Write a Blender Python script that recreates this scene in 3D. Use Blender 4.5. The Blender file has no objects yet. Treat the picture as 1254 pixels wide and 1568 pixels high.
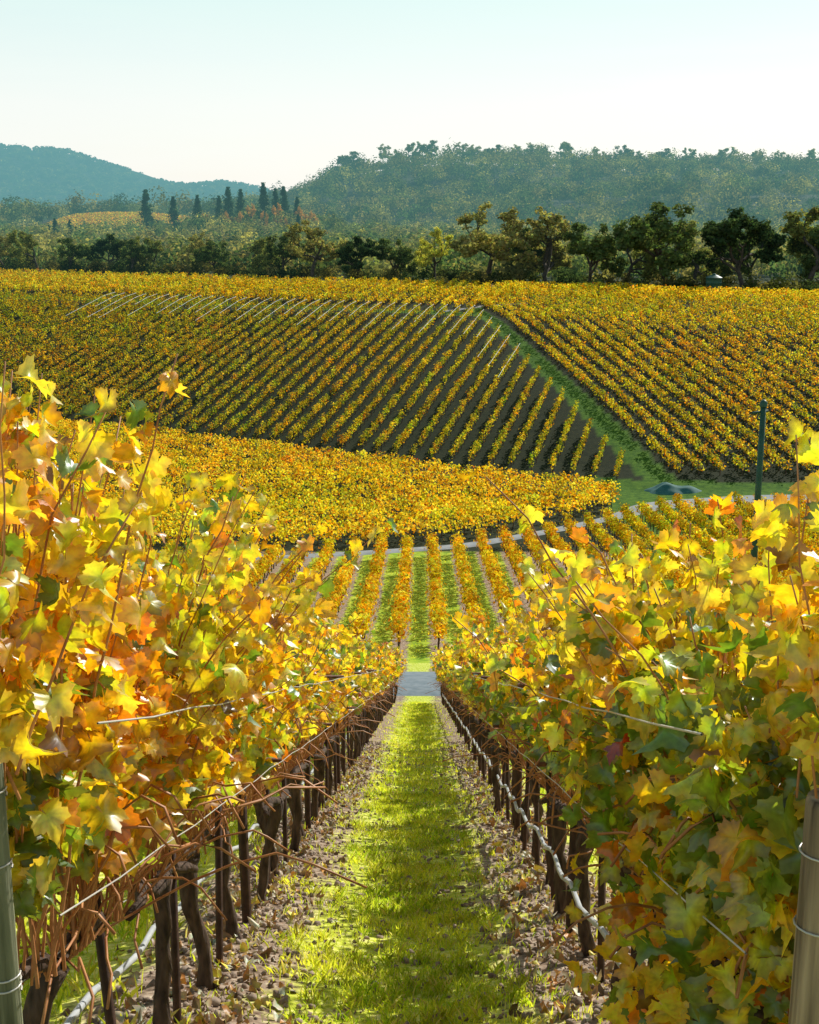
import bpy, math, numpy as np
from mathutils import Vector
rng = np.random.default_rng(7)
R2 = math.radians
SC = bpy.context.scene

# ------------------------------------------------------------------ terrain
SP = 2.13                      # vine row spacing (m)
def smooth(t):
    t = np.clip(t, 0, 1); return t*t*(3-2*t)
PY = [-60, 52, 54, 61, 66, 84, 108, 113, 132, 138, 400]
PZ = [-1.83+0.362*60, -1.83-0.362*52, -21.35, -22.25, -23.4, -26.5, -29.5, -30.0, -31.5, -31.7, -31.7]
def ybot(x):  return np.interp(x, [-400,-100,-49,-3.5,19.6,26,45,300], [330,211,186,160,147,144,144,144])
def ycrest(x):return np.interp(x, [-400,-104,0,71,150,400], [420,324,280,243,228,215])
def snoise(x, y, s, seed=0):
    r = np.random.default_rng(seed+100); out = 0
    for i in range(6):
        a = r.uniform(0, 6.28); f = (0.6+0.35*i)/s; p = r.uniform(0, 6.28)
        out = out + np.sin((x*math.cos(a)+y*math.sin(a))*f*6.28+p)/(1+0.4*i)
    return out/3.2
def H(x, y):
    x = np.asarray(x, float); y = np.asarray(y, float)
    base = np.interp(y, PY, PZ)
    # berms under the rows of the near slope
    near = np.clip((52-y)/2, 0, 1)
    base = base + near*np.exp(-(np.abs(x)/25)**2)*(0.05*np.cos(2*np.pi*(x-SP/2)/SP)+0.015*snoise(x, y, 0.6, 3))
    yb, yc = ybot(x), ycrest(x)
    u = (y-yb)/(yc-yb)
    rise = 14.2*np.interp(u, [0, .06, .3, .62, .85, 1.0], [0, .06, .41, .82, .96, 1.0])
    z = base + rise
    z = z + np.where(u > 1, -np.clip(y-yc, 0, 60)*0.045, 0)
    # far valley floor
    far = smooth((y-yc-40)/150)
    plain = -20.5 + 1.5*snoise(x, y, 300, 5)
    z = z*(1-far)+plain*far
    z = z + 10*np.exp(-((x+85)/50)**2-((y-720)/70)**2)
    z = z + 13*np.exp(-((x+215)/90)**2-((y-960)/90)**2)
    # big wooded hill
    cm = np.interp(x, [-420,-190,-140,-107,-81,-42,36,100,166,231,396,800,1600], [-22,-16,-2,3,19,29,36,33,29,32,26,22,0])
    m1 = -20.5+(cm+20.5)*np.where(y < 1300, smooth((y-880)/420), smooth((2100-y)/800)) + 3.5*snoise(x, y, 110, 9)*smooth((y-880)/200)*smooth((x+250)/200)
    z = np.where(y > 860, np.maximum(z, m1), z)
    cs = np.interp(x, [-30, 2, 37, 102, 177, 304, 600], [-22,-22,-12, -1, 5, 6, 0])
    sy = 1000+0.12*x
    m2 = -21+(cs+21)*np.exp(-((y-sy)/75)**2)+1.5*snoise(x, y, 90, 11)
    z = np.where((y > 780) & (x > -30), np.maximum(z, m2), z)
    # far left range
    cf = np.interp(x, [-4500,-2200,-1600,-1290,-1090,-930,-790,-690,-610,-530,-430,-200,3000], [60,90,150,158,144,104,58,44,58,48,14,-10,-10])
    m3 = -20+(cf+20)*np.where(y < 4000, smooth((y-2700)/1300), smooth((6500-y)/2500)) + 9*snoise(x, y, 420, 13)*smooth((y-2700)/900)
    z = np.where(y > 2650, np.maximum(z, m3), z)
    return z

# ------------------------------------------------------------------ mesh helpers
def link(o, parent=None):
    SC.collection.objects.link(o)
    if parent is not None: o.parent = parent
    return o
def empty(name, loc=(0,0,0)):
    o = bpy.data.objects.new(name, None); o.empty_display_size = 0.3; o.location = loc
    return link(o)
def mesh_obj(name, V, F, mat, C=None, parent=None, smooth_=False, data_only=False):
    """F: list of (M,k) int arrays"""
    me = bpy.data.meshes.new(name)
    V = np.ascontiguousarray(V, dtype=np.float32)
    me.vertices.add(len(V)); me.vertices.foreach_set('co', V.ravel())
    F = [np.asarray(f, dtype=np.int32) for f in F if len(f)]
    loops = np.concatenate([f.ravel() for f in F])
    tot = np.concatenate([np.full(len(f), f.shape[1], dtype=np.int32) for f in F])
    start = np.concatenate([[0], np.cumsum(tot)[:-1]]).astype(np.int32)
    me.loops.add(len(loops)); me.loops.foreach_set('vertex_index', loops)
    me.polygons.add(len(tot)); me.polygons.foreach_set('loop_start', start)
    if smooth_: me.polygons.foreach_set('use_smooth', np.ones(len(tot), dtype=bool))
    if C is not None:
        a = me.color_attributes.new(name='Col', type='FLOAT_COLOR', domain='POINT')
        cc = np.ones((len(V), 4), dtype=np.float32); cc[:, :3] = C
        a.data.foreach_set('color', cc.ravel())
    me.update(calc_edges=True)
    me.materials.append(mat)
    if data_only: return me
    return link(bpy.data.objects.new(name, me), parent)
def norm(v): return v/np.maximum(np.linalg.norm(v, axis=-1, keepdims=True), 1e-9)
def frames(n, up):
    """columns x,y,z ; z=n ; y ~ up"""
    n = norm(n); y = norm(up-(up*n).sum(-1, keepdims=True)*n); x = np.cross(y, n)
    return np.stack([x, y, n], axis=-1)
def scatter(T, TF, pos, Rm, scale, bend=None):
    N, Vn = len(pos), len(T)
    L = np.broadcast_to(T, (N, Vn, 3)).copy()
    if bend is not None:
        r2 = L[:, :, 0]**2
        L[:, :, 2] += bend[:, 0:1]*r2 + bend[:, 1:2]*L[:, :, 1]**2 + bend[:, 2:3]*L[:, :, 0]*L[:, :, 1]
    if np.ndim(scale) == 1: L *= scale[:, None, None]
    else: L *= scale[:, None, :]
    W = np.einsum('nij,nvj->nvi', Rm, L)+pos[:, None, :]
    off = (np.arange(N)*Vn)[:, None, None]
    Fs = [(f[None]+off).reshape(-1, f.shape[1]) for f in TF]
    return W.reshape(-1, 3), Fs
def tubes(P, Rd, S=5):
    """P (N,K,3) Rd (N,K)"""
    N, K, _ = P.shape
    T = norm(np.gradient(P, axis=1))
    ref = np.where(np.abs(T[..., 2:3]) > .8, np.array([1., 0, 0]), np.array([0, 0, 1.]))
    ref = np.broadcast_to(ref[:, :1], T.shape)
    A = norm(np.cross(T, ref)); B = np.cross(T, A)
    an = np.arange(S)/S*2*np.pi
    ring = P[:, :, None]+Rd[:, :, None, None]*(np.cos(an)[None, None, :, None]*A[:, :, None]+np.sin(an)[None, None, :, None]*B[:, :, None])
    V = ring.reshape(-1, 3)
    k, s = np.meshgrid(np.arange(K-1), np.arange(S), indexing='ij')
    q = np.stack([k*S+s, k*S+(s+1) % S, (k+1)*S+(s+1) % S, (k+1)*S+s], -1).reshape(-1, 4)
    off = (np.arange(N)*K*S)[:, None, None]
    F = [(q[None]+off).reshape(-1, 4)]
    cap = np.stack([np.arange(S)+(K-1)*S])  # end cap
    F.append((cap[None]+off).reshape(-1, S))
    return V, F
class Acc:
    def __init__(s): s.V=[]; s.F=[]; s.C=[]; s.n=0
    def add(s, V, F, C=None):
        s.V.append(V); s.F += [np.asarray(f)+s.n for f in F]
        if C is not None: s.C.append(np.broadcast_to(C, (len(V), 3)))
        s.n += len(V)
    def obj(s, name, mat, parent=None, smooth_=False, data_only=False):
        if not s.V: return None
        return mesh_obj(name, np.concatenate(s.V), s.F, mat, np.concatenate(s.C) if s.C else None, parent, smooth_, data_only)

# ------------------------------------------------------------------ materials
def painted_haze_out(nt, sh, amount=1.0):  # aerial haze painted onto surfaces as teal emission, growing with distance
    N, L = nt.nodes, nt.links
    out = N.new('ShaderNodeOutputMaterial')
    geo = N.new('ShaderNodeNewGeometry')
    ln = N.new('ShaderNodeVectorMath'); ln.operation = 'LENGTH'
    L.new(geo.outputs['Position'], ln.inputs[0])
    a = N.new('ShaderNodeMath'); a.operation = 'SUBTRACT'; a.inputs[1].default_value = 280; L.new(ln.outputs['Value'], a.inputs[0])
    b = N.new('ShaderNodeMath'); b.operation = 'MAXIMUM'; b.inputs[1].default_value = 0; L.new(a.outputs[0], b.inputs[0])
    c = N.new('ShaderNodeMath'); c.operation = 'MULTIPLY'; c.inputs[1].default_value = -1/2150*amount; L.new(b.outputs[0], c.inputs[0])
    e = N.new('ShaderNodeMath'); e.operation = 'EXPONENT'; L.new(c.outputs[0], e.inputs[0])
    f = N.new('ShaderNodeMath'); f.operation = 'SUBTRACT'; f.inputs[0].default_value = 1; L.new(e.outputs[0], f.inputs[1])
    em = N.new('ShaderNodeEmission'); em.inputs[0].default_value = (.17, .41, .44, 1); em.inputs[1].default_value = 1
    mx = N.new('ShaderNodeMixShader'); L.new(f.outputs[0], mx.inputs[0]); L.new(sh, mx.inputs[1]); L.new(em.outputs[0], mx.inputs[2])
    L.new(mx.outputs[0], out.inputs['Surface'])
def newmat(name):
    m = bpy.data.materials.new(name); m.use_nodes = True; m.node_tree.nodes.clear(); return m, m.node_tree
def leaf_mat(name, trans=.5, gloss=.06, haze=False, nscale=40, tint=(1.15, 1.0, .5)):
    m, nt = newmat(name); N, L = nt.nodes, nt.links
    at = N.new('ShaderNodeAttribute'); at.attribute_name = 'Col'
    no = N.new('ShaderNodeTexNoise'); no.inputs['Scale'].default_value = nscale
    geo = N.new('ShaderNodeNewGeometry'); L.new(geo.outputs['Position'], no.inputs['Vector'])
    mr = N.new('ShaderNodeMapRange'); mr.inputs[1].default_value = .3; mr.inputs[2].default_value = .7; mr.inputs[3].default_value = .72; mr.inputs[4].default_value = 1.2
    L.new(no.outputs[0], mr.inputs[0])
    mu = N.new('ShaderNodeVectorMath'); mu.operation = 'SCALE'; L.new(at.outputs['Color'], mu.inputs[0]); L.new(mr.outputs[0], mu.inputs['Scale'])
    d = N.new('ShaderNodeBsdfDiffuse'); L.new(mu.outputs[0], d.inputs[0])
    tm = N.new('ShaderNodeVectorMath'); tm.operation = 'MULTIPLY'; tm.inputs[1].default_value = tint; L.new(mu.outputs[0], tm.inputs[0])
    t = N.new('ShaderNodeBsdfTranslucent'); L.new(tm.outputs[0], t.inputs[0])
    mx = N.new('ShaderNodeMixShader'); mx.inputs[0].default_value = trans; L.new(d.outputs[0], mx.inputs[1]); L.new(t.outputs[0], mx.inputs[2])
    sh = mx.outputs[0]
    if gloss > 0:
        g = N.new('ShaderNodeBsdfGlossy'); g.inputs['Roughness'].default_value = .40; g.inputs[0].default_value = (.9, .95, 1, 1)
        m2 = N.new('ShaderNodeMixShader'); m2.inputs[0].default_value = gloss; L.new(sh, m2.inputs[1]); L.new(g.outputs[0], m2.inputs[2]); sh = m2.outputs[0]
    if haze: painted_haze_out(nt, sh)
    else:
        o = N.new('ShaderNodeOutputMaterial'); L.new(sh, o.inputs[0])
    return m
def solid_mat(name, c1, c2, scale=20, rough=.8, metal=0, bump=.3, stretch=(1,1,1), haze=False, spec=.3):
    m, nt = newmat(name); N, L = nt.nodes, nt.links
    tc = N.new('ShaderNodeNewGeometry'); mp = N.new('ShaderNodeMapping'); mp.inputs['Scale'].default_value = stretch
    L.new(tc.outputs['Position'], mp.inputs[0])
    no = N.new('ShaderNodeTexNoise'); no.inputs['Scale'].default_value = scale; no.inputs['Detail'].default_value = 6; L.new(mp.outputs[0], no.inputs['Vector'])
    cr = N.new('ShaderNodeValToRGB'); cr.color_ramp.elements[0].position = .3; cr.color_ramp.elements[1].position = .7
    cr.color_ramp.elements[0].color = (*c1, 1); cr.color_ramp.elements[1].color = (*c2, 1); L.new(no.outputs[0], cr.inputs[0])
    p = N.new('ShaderNodeBsdfPrincipled'); p.inputs['Roughness'].default_value = rough; p.inputs['Metallic'].default_value = metal
    p.inputs['Specular IOR Level'].default_value = spec
    L.new(cr.outputs[0], p.inputs['Base Color'])
    if bump:
        b = N.new('ShaderNodeBump'); b.inputs['Strength'].default_value = bump; b.inputs['Distance'].default_value = .02; L.new(no.outputs[0], b.inputs['Height']); L.new(b.outputs[0], p.inputs['Normal'])
    if haze: painted_haze_out(nt, p.outputs[0])
    else:
        o = N.new('ShaderNodeOutputMaterial'); L.new(p.outputs[0], o.inputs[0])
    return m
M_leaf = leaf_mat('grape_leaf', .60, .07, nscale=45, tint=(1.38, 1.22, .42))
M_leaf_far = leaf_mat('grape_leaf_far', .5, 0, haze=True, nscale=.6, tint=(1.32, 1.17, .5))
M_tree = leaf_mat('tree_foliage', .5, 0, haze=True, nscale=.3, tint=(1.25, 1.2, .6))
M_grass = leaf_mat('grass_blade', .5, .02, nscale=3, tint=(1.3, 1.3, .45))
M_litter = leaf_mat('leaf_litter', .1, .03, nscale=30)
M_bark = solid_mat('vine_bark', (.03, .019, .013), (.14, .09, .065), 30, .9, bump=1, stretch=(1,1,.25))
M_shoot = solid_mat('vine_cane', (.34, .12, .045), (.60, .28, .11), 12, .5, bump=.2)
M_stake = solid_mat('rusty_stake', (.035, .018, .012), (.09, .045, .03), 15, .75)
M_rust = solid_mat('rusty_crossarm', (.12, .045, .02), (.24, .10, .05), 25, .7)
M_post = solid_mat('weathered_post_wood', (.08, .055, .035), (.50, .38, .25), 30, .85, bump=1, stretch=(1,1,.05))
M_postg = solid_mat('green_treated_post_wood', (.07, .08, .045), (.34, .34, .22), 30, .85, bump=1, stretch=(1,1,.05))
M_hose = solid_mat('drip_hose', (.42, .44, .46), (.62, .64, .66), 6, .38, bump=0)
M_wire = solid_mat('galvanised_wire', (.5, .48, .45), (.65, .62, .58), 6, .4, metal=.3, bump=0)
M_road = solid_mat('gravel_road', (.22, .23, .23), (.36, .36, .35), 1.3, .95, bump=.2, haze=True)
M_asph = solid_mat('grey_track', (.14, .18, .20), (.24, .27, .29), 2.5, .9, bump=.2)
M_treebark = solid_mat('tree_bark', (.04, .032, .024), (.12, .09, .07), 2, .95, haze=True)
M_green = solid_mat('green_paint', (.015, .06, .045), (.03, .10, .07), 3, .5, bump=0)
M_tarp = solid_mat('tarp', (.02, .10, .085), (.06, .17, .15), 1.5, .8, bump=.5)
M_clod = solid_mat('soil_clod', (.18, .12, .09), (.46, .36, .28), 20, .95)

# ground material
def ground_mat():
    m, nt = newmat('ground'); N, L = nt.nodes, nt.links
    geo = N.new('ShaderNodeNewGeometry'); at = N.new('ShaderNodeAttribute'); at.attribute_name = 'Col'
    sep = N.new('ShaderNodeSeparateColor'); L.new(at.outputs['Color'], sep.inputs[0])
    sx = N.new('ShaderNodeSeparateXYZ'); L.new(geo.outputs['Position'], sx.inputs[0])
    def noise(s, det=6):
        n = N.new('ShaderNodeTexNoise'); n.inputs['Scale'].default_value = s; n.inputs['Detail'].default_value = det; L.new(geo.outputs['Position'], n.inputs['Vector']); return n.outputs[0]
    def math_(op, a, b=None, c=None):
        n = N.new('ShaderNodeMath'); n.operation = op
        for i, v in enumerate((a, b, c)):
            if v is None: continue
            if isinstance(v, (int, float)): n.inputs[i].default_value = v
            else: L.new(v, n.inputs[i])
        return n.outputs[0]
    def ramp(v, els):
        r = N.new('ShaderNodeValToRGB'); r.color_ramp.elements[0].position = els[0][0]; r.color_ramp.elements[0].color = (*els[0][1], 1)
        r.color_ramp.elements[1].position = els[-1][0]; r.color_ramp.elements[1].color = (*els[-1][1], 1)
        for p, c in els[1:-1]:
            e = r.color_ramp.elements.new(p); e.color = (*c, 1)
        L.new(v, r.inputs[0]); return r.outputs[0]
    def mix(f, a, b):
        n = N.new('ShaderNodeMix'); n.data_type = 'RGBA'
        if isinstance(f, (int, float)): n.inputs[0].default_value = f
        else: L.new(f, n.inputs[0])
        L.new(a, n.inputs[6]); L.new(b, n.inputs[7]); return n.outputs[2]
    n1, n2, n3 = noise(1.6), noise(14), noise(.12)
    soil = ramp(n2, [(.3, (.12, .08, .055)), (.5, (.32, .23, .165)), (.72, (.60, .49, .38))])
    grassn = ramp(n2, [(.3, (.32, .38, .03)), (.5, (.55, .60, .06)), (.7, (.82, .76, .30))])
    grassb = ramp(n1, [(.3, (.15, .28, .015)), (.5, (.36, .47, .03)), (.7, (.56, .60, .06))])   # lower block sward
    grass = mix(math_('GREATER_THAN', sx.outputs[1], 62.0), grassn, grassb)
    # stripes between rows: cos is +1 at alley centre
    st = math_('COSINE', math_('MULTIPLY', sx.outputs[0], 2*math.pi/SP))
    st = math_('ADD', st, math_('MULTIPLY', math_('SUBTRACT', n1, .5), 2.6))
    st = math_('ADD', st, math_('MULTIPLY', math_('SUBTRACT', n2, .5), 1.4))
    stm = N.new('ShaderNodeMapRange'); stm.inputs[1].default_value = -.45; stm.inputs[2].default_value = .1; L.new(st, stm.inputs[0])
    stripe = mix(stm.outputs[0], soil, grass)
    soilfar_shaded = ramp(n1, [(.3, (.010, .018, .006)), (.7, (.030, .036, .013))])  # weedy soil between far rows, colour darkened to stand in for vine shade
    g2 = ramp(n1, [(.3, (.03, .09, .006)), (.7, (.10, .19, .015))])
    wild = ramp(n3, [(.35, (.035, .045, .018)), (.65, (.08, .08, .03))])
    col = mix(sep.outputs['Blue'], soilfar_shaded, wild)
    col = mix(sep.outputs['Red'], col, g2)
    col = mix(sep.outputs['Green'], col, stripe)
    p = N.new('ShaderNodeBsdfPrincipled'); p.inputs['Roughness'].default_value = .95; p.inputs['Specular IOR Level'].default_value = .1
    L.new(col, p.inputs['Base Color'])
    b = N.new('ShaderNodeBump'); b.inputs['Strength'].default_value = .9; b.inputs['Distance'].default_value = .04; L.new(n2, b.inputs['Height']); L.new(b.outputs[0], p.inputs['Normal'])
    painted_haze_out(nt, p.outputs[0]); return m

# ------------------------------------------------------------------ ground sheet
def strip_x(y):  # centre of the grass avenue between the two hillside blocks
    return np.interp(y, [140, 147, 236, 250], [29.5, 28, 11.0, 9.0])
def strip_w(y): return np.interp(y, [147, 236], [1.9, 1.3])
def D_u(x, y): return (y-ybot(x))/(ycrest(x)-ybot(x))
k = math.asinh(6000/4.0)
gx = 4.0*np.sinh(k*np.linspace(-1, 1, 600))
gy = list(np.arange(-4, 60, .2))+list(np.arange(60, 335, .85))
while gy[-1] < 9500: gy.append(gy[-1]*1.022)
gy = np.array(gy)
GX, GY = np.meshgrid(gx, gy)
GZ = H(GX, GY)
nx, ny = len(gx), len(gy)
i, j = np.meshgrid(np.arange(ny-1), np.arange(nx-1), indexing='ij')
q = np.stack([i*nx+j, i*nx+j+1, (i+1)*nx+j+1, (i+1)*nx+j], -1).reshape(-1, 4)
Cz = np.zeros((ny, nx, 3))
Cz[..., 1] = np.clip((111-GY)/1.0, 0, 1)
inst = (np.abs(GX-strip_x(GY)) < strip_w(GY)) & (GY > 141) & (GY < 245)
uu = D_u(GX, GY)
Cz[..., 0] = np.where(inst | ((uu > .665) & (uu < .70) & (GX < 12)) | ((GX > 20) & (uu > -.3) & (uu < .03)), 1, 0)
Cz[..., 2] = (uu > 1.02)
ground = mesh_obj('ground', np.stack([GX, GY, GZ], -1).reshape(-1, 3), [q], ground_mat(), Cz.reshape(-1, 3), smooth_=True)

def ribbon(name, pts, width, mat, lift=.06, n=120, cross=6):
    pts = np.array(pts, float); t = np.linspace(0, 1, len(pts)); tt = np.linspace(0, 1, n)
    c = np.stack([np.interp(tt, t, pts[:, a]) for a in (0, 1)], -1)
    for _ in range(8): c[1:-1] = (c[:-2]+c[1:-1]*2+c[2:])/4
    T = norm(np.gradient(c, axis=0)); Nn = np.stack([-T[:, 1], T[:, 0]], -1)
    s = np.linspace(-1, 1, cross)
    P = c[:, None]+Nn[:, None]*s[None, :, None]*(np.array(width)/2 if np.ndim(width) == 0 else np.interp(tt, t, width)[:, None, None]/2)
    Z = H(P[..., 0], P[..., 1])+lift+.03*(1-s**2)[None]
    Z[:, 0] -= .2; Z[:, -1] -= .2
    V = np.concatenate([P, Z[..., None]], -1).reshape(-1, 3)
    i, j = np.meshgrid(np.arange(n-1), np.arange(cross-1), indexing='ij')
    q = np.stack([i*cross+j, i*cross+j+1, (i+1)*cross+j+1, (i+1)*cross+j], -1).reshape(-1, 4)
    return mesh_obj(name, V, [q], mat, smooth_=True)
ribbon('farm_track', [(-60, 57.5), (-10, 57.3), (0, 57.3), (10, 57.3), (60, 57.5)], 6.4, M_asph)
ribbon('gravel_road', [(-90, 104), (-40, 105), (-12, 107), (-4, 110), (4, 113.5), (12, 121), (19, 129), (25, 137), (38, 140.5), (80, 141)], [2.6,2.6,2.6,2.6,2.5,2.2,2.2,5,6,4], M_road)
ribbon('hilltop_path', [(4, 241), (8, 243), (12, 246), (20, 247)], 1.8, M_road)

# ------------------------------------------------------------------ leaves
def grape_leaf(nout, serr=.07, base=.60):
    an = np.linspace(-math.pi*.95, math.pi*.95, nout)     # measured from tip (+y)
    lob = [(0, 1.0, .42), (1.08, .90, .40), (-1.08, .90, .40), (2.15, .78, .5), (-2.15, .78, .5)]
    r = np.full(nout, base)
    for a0, h, w in lob: r = np.maximum(r, base+(h-base)*np.exp(-((an-a0)/w)**2*1.6))
    r = r*(1+serr*np.where(np.arange(nout) % 2 == 0, 1, -1))
    out = np.stack([np.sin(an)*r, np.cos(an)*r, np.zeros(nout)], -1)*.5
    mid = out*.55
    V = np.concatenate([[[0, 0, 0]], mid, out]); n = nout
    a = np.arange(n-1)
    F = [np.stack([np.zeros(n-1, int), 1+a, 2+a], -1), np.stack([1+a, 1+n+a, 2+n+a, 2+a], -1)]
    edge = np.concatenate([[0], np.full(n, .5), np.full(n, 1.)])
    # pleat along lobes
    V[1:, 2] += .07*np.cos(np.concatenate([an, an])*2.9)*np.concatenate([np.full(n, .5), np.ones(n)])
    return V, F, edge
LH = grape_leaf(37)
LM = (np.array([[0,-.12,0],[.36,-.40,.03],[.50,.02,-.03],[.36,.22,.03],[.22,.44,0],[0,.55,-.02],[-.22,.44,0],[-.36,.22,.03],[-.50,.02,-.03],[-.36,-.40,.03]]),
      [np.array([[0,1,2],[0,2,3],[0,3,4],[0,4,5],[0,5,6],[0,6,7],[0,7,8],[0,8,9]])], np.array([0,1,1,.6,1,1,1,.6,1,1.]))
LQ = (np.array([[0,-.5,0],[.48,.05,.06],[0,.52,0],[-.48,-.05,.06]]), [np.array([[0,1,2,3]])], np.array([.5,.5,1,.5]))
PAL = np.array([[.94,.66,.03],[.94,.47,.015],[.94,.79,.10],[.68,.68,.05],[.20,.32,.045],[.82,.28,.025],[.32,.16,.04],[.60,.07,.02]])
def leafcols(pos, w, seed=0, amp=1.0):
    """w weights over PAL; spatial clumping by noise"""
    N = len(pos); w = np.array(w, float)
    nz = snoise(pos[:, 0]*1.0+pos[:, 2]*.7, pos[:, 1]+pos[:, 2]*.5, 1.3, seed)*amp
    W = np.broadcast_to(w, (N, len(w))).copy()
    W[:, 3] *= np.exp(1.6*nz); W[:, 4] *= np.exp(2.4*nz); W[:, 1] *= np.exp(-1.2*nz); W[:, 5] *= np.exp(-2.0*nz)
    W /= W.sum(1, keepdims=True)
    idx = (rng.random((N, 1)) > np.cumsum(W, 1)).sum(1).clip(0, len(w)-1)
    c = PAL[idx]*rng.uniform(.82, 1.1, (N, 1))*(1+rng.normal(0, .06, (N, 3)))
    return np.clip(c, .005, .97)
def put_leaves(acc, T, pos, n, up, size, col, bendamt=.8):
    Rm = frames(n, up); N = len(pos)
    bend = rng.normal(0, bendamt, (N, 3))
    V, F = scatter(T[0], T[1], pos, Rm, size, bend)
    e = T[2]
    if len(e) > 6:
        inner = col*np.array([.78, 1.08, .9]); outer = col*np.array([1.03, .90, .8])
        C = inner[:, None]*(1-e)[None, :, None]+outer[:, None]*e[None, :, None]
        brown = rng.random(N) < .22
        C[brown] *= (1-.5*(e**3))[None, :, None]
    else: C = np.repeat(col[:, None], len(e), 1)
    acc.add(V, F, C.reshape(-1, 3))

def detailed_row(name, X, y0, y1, w, inner_sign, seed, detail_end=13):
    """full grapevine row on the near slope"""
    global rng
    rng = np.random.default_rng(seed)
    root = empty(name, (X, y0, float(H(X, y0))))
    def child(o):
        if o is None: return
        o.parent = root; o.matrix_parent_inverse.identity(); o.location = (-root.location[0], -root.location[1], -root.location[2])
    # trunks
    vy = np.arange(y0+.9, y1, 1.12); n = len(vy); K = 9
    t = np.linspace(0, 1, K)
    P = np.zeros((n, K, 3)); wob = rng.normal(0, .018, (n, K, 2)); wob[:, 0] = 0
    lean = rng.normal(0, .05, (n, 2))
    P[..., 0] = X+rng.normal(0, .03, (n, 1))+lean[:, :1]*t+np.cumsum(wob[..., 0], 1)
    P[..., 1] = vy[:, None]+lean[:, 1:]*t+np.cumsum(wob[..., 1], 1)
    P[..., 2] = H(P[:, 0, 0], P[:, 0, 1])[:, None]-.05+t*.82
    rr = rng.uniform(.034, .046, (n, 1))*np.interp(t, [0, .12, .5, .85, 1], [1.45, 1.0, .9, 1.15, 1.35])*(1+rng.normal(0, .1, (n, K)))
    a = Acc(); V, F = tubes(P, rr, 10); V = V+rng.normal(0, .0035, V.shape); a.add(V, F)
    # cordon arms
    for sgn in (-1, 1):
        Q = np.zeros((n, 6, 3)); tt = np.linspace(0, 1, 6)
        Q[:] = P[:, -1:, :]; Q[..., 1] += sgn*tt*.6; Q[..., 0] += rng.normal(0, .02, (n, 6)); 
        Q[..., 2] = H(X, Q[..., 1])+.76+.05*np.sin(tt*3)+rng.normal(0, .015, (n, 6)); Q[:, 0] = P[:, -1]
        V, F = tubes(Q, np.broadcast_to(np.linspace(.032, .018, 6), (n, 6))*(1+rng.normal(0, .15, (n, 6))), 7); a.add(V, F)
    child(a.obj('trunks', M_bark, smooth_=True))
    # stakes beside the vines
    a = Acc(); sy = vy[:]+.5; m = len(sy)
    S = np.zeros((m, 2, 3)); S[..., 0] = X+rng.normal(0, .015, (m, 1))+.03*inner_sign; S[..., 1] = sy[:, None]
    g = H(X, sy); isT = (np.arange(m) % 4 == 3); tall = np.where(isT, 1.95, 1.15)
    S[:, 0, 2] = g-.05; S[:, 1, 2] = g+tall; S[:, 1, 0] += rng.normal(0, .03, m)
    V, F = tubes(S, np.full((m, 2), .020)+isT[:, None]*.012, 4); a.add(V, F)
    child(a.obj('stakes', M_stake))
    # crossarms
    ky = sy[isT]; m = len(ky); a = Acc()
    for hh, wd in ((1.12, .28), (1.62, .40)):
        S = np.zeros((m, 2, 3)); S[:, 0, 0] = X-wd; S[:, 1, 0] = X+wd; S[..., 1] = ky[:, None]+.03; S[..., 2] = (H(X, ky)+hh)[:, None]
        V, F = tubes(S, np.full((m, 2), .017), 4); a.add(V, F)
    child(a.obj('crossarms', M_rust))
    # wires
    a = Acc(); wy = np.arange(y0, y1, .6); 
    for hh, dx in ((.8, 0), (1.12, -.28), (1.12, .28), (1.62, -.4), (1.62, .4)):
        S = np.zeros((1, len(wy), 3)); S[0, :, 0] = X+dx; S[0, :, 1] = wy; S[0, :, 2] = H(X, wy)+hh
        V, F = tubes(S, np.full((1, len(wy)), .003), 4); a.add(V, F)
    child(a.obj('trellis_wires', M_wire))
    # drip hose
    hs = w['hose']
    wy = np.arange(y0-.6, y1, .22); S = np.zeros((1, len(wy), 3)); S[0, :, 0] = X+hs*.11+.012*np.sin(wy*1.7)
    S[0, :, 1] = wy; S[0, :, 2] = H(X, wy)+.43+.025*np.cos(wy*2*np.pi/1.12)+.012*np.sin(wy*.9)
    V, F = tubes(S, np.full((1, len(wy)), .015), 8)
    child(mesh_obj('drip_hose', V, F, M_hose, smooth_=True))
    # shoots + leaves
    segs = [(y0-.1, 4.3, 40, LH, 1.0, 28), (4.3, 6.8, 34, LH, 1.0, 28), (6.8, detail_end, 22, LH, 1.0, 23), (detail_end, 27, 15, LM, 1.05, 20), (27, y1, 12, LM, 1.15, 17)]
    sh = Acc(); lv = Acc()
    for (a0, a1, dens, T, sz, nlv) in segs:
        if a1 <= a0: continue
        n = int((a1-a0)*dens); K = 12; t = np.linspace(0, 1, K)
        by = rng.uniform(a0, a1, n)
        vig = 1+.10*snoise(np.zeros(n), by, 1.6, seed+2)
        Ln = rng.uniform(1.05, 1.62, n)*vig
        ax = rng.normal(0, .16, n); bx = rng.normal(0, .16, n); ay = rng.normal(0, .18, n); byy = rng.normal(0, .15, n); gd = np.abs(rng.normal(0, .25, n))
        Ln = Ln*np.interp(by, *w['boost'])
        for (ey0, ey1, lean, frac) in w['extra']:
            s = (by > ey0) & (by < ey1) & (rng.random(n) < frac)
            bx = np.where(s, inner_sign*lean*rng.uniform(.3, 1.1, n), bx)
        P = np.zeros((n, K, 3))
        P[..., 0] = X+rng.normal(0, .03, n)[:, None]+ax[:, None]*t+bx[:, None]*t**2
        P[..., 1] = by[:, None]+ay[:, None]*t+byy[:, None]*t**2
        P[..., 2] = H(np.full(n, X), by)[:, None]+.78+Ln[:, None]*t-gd[:, None]*t**3
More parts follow.
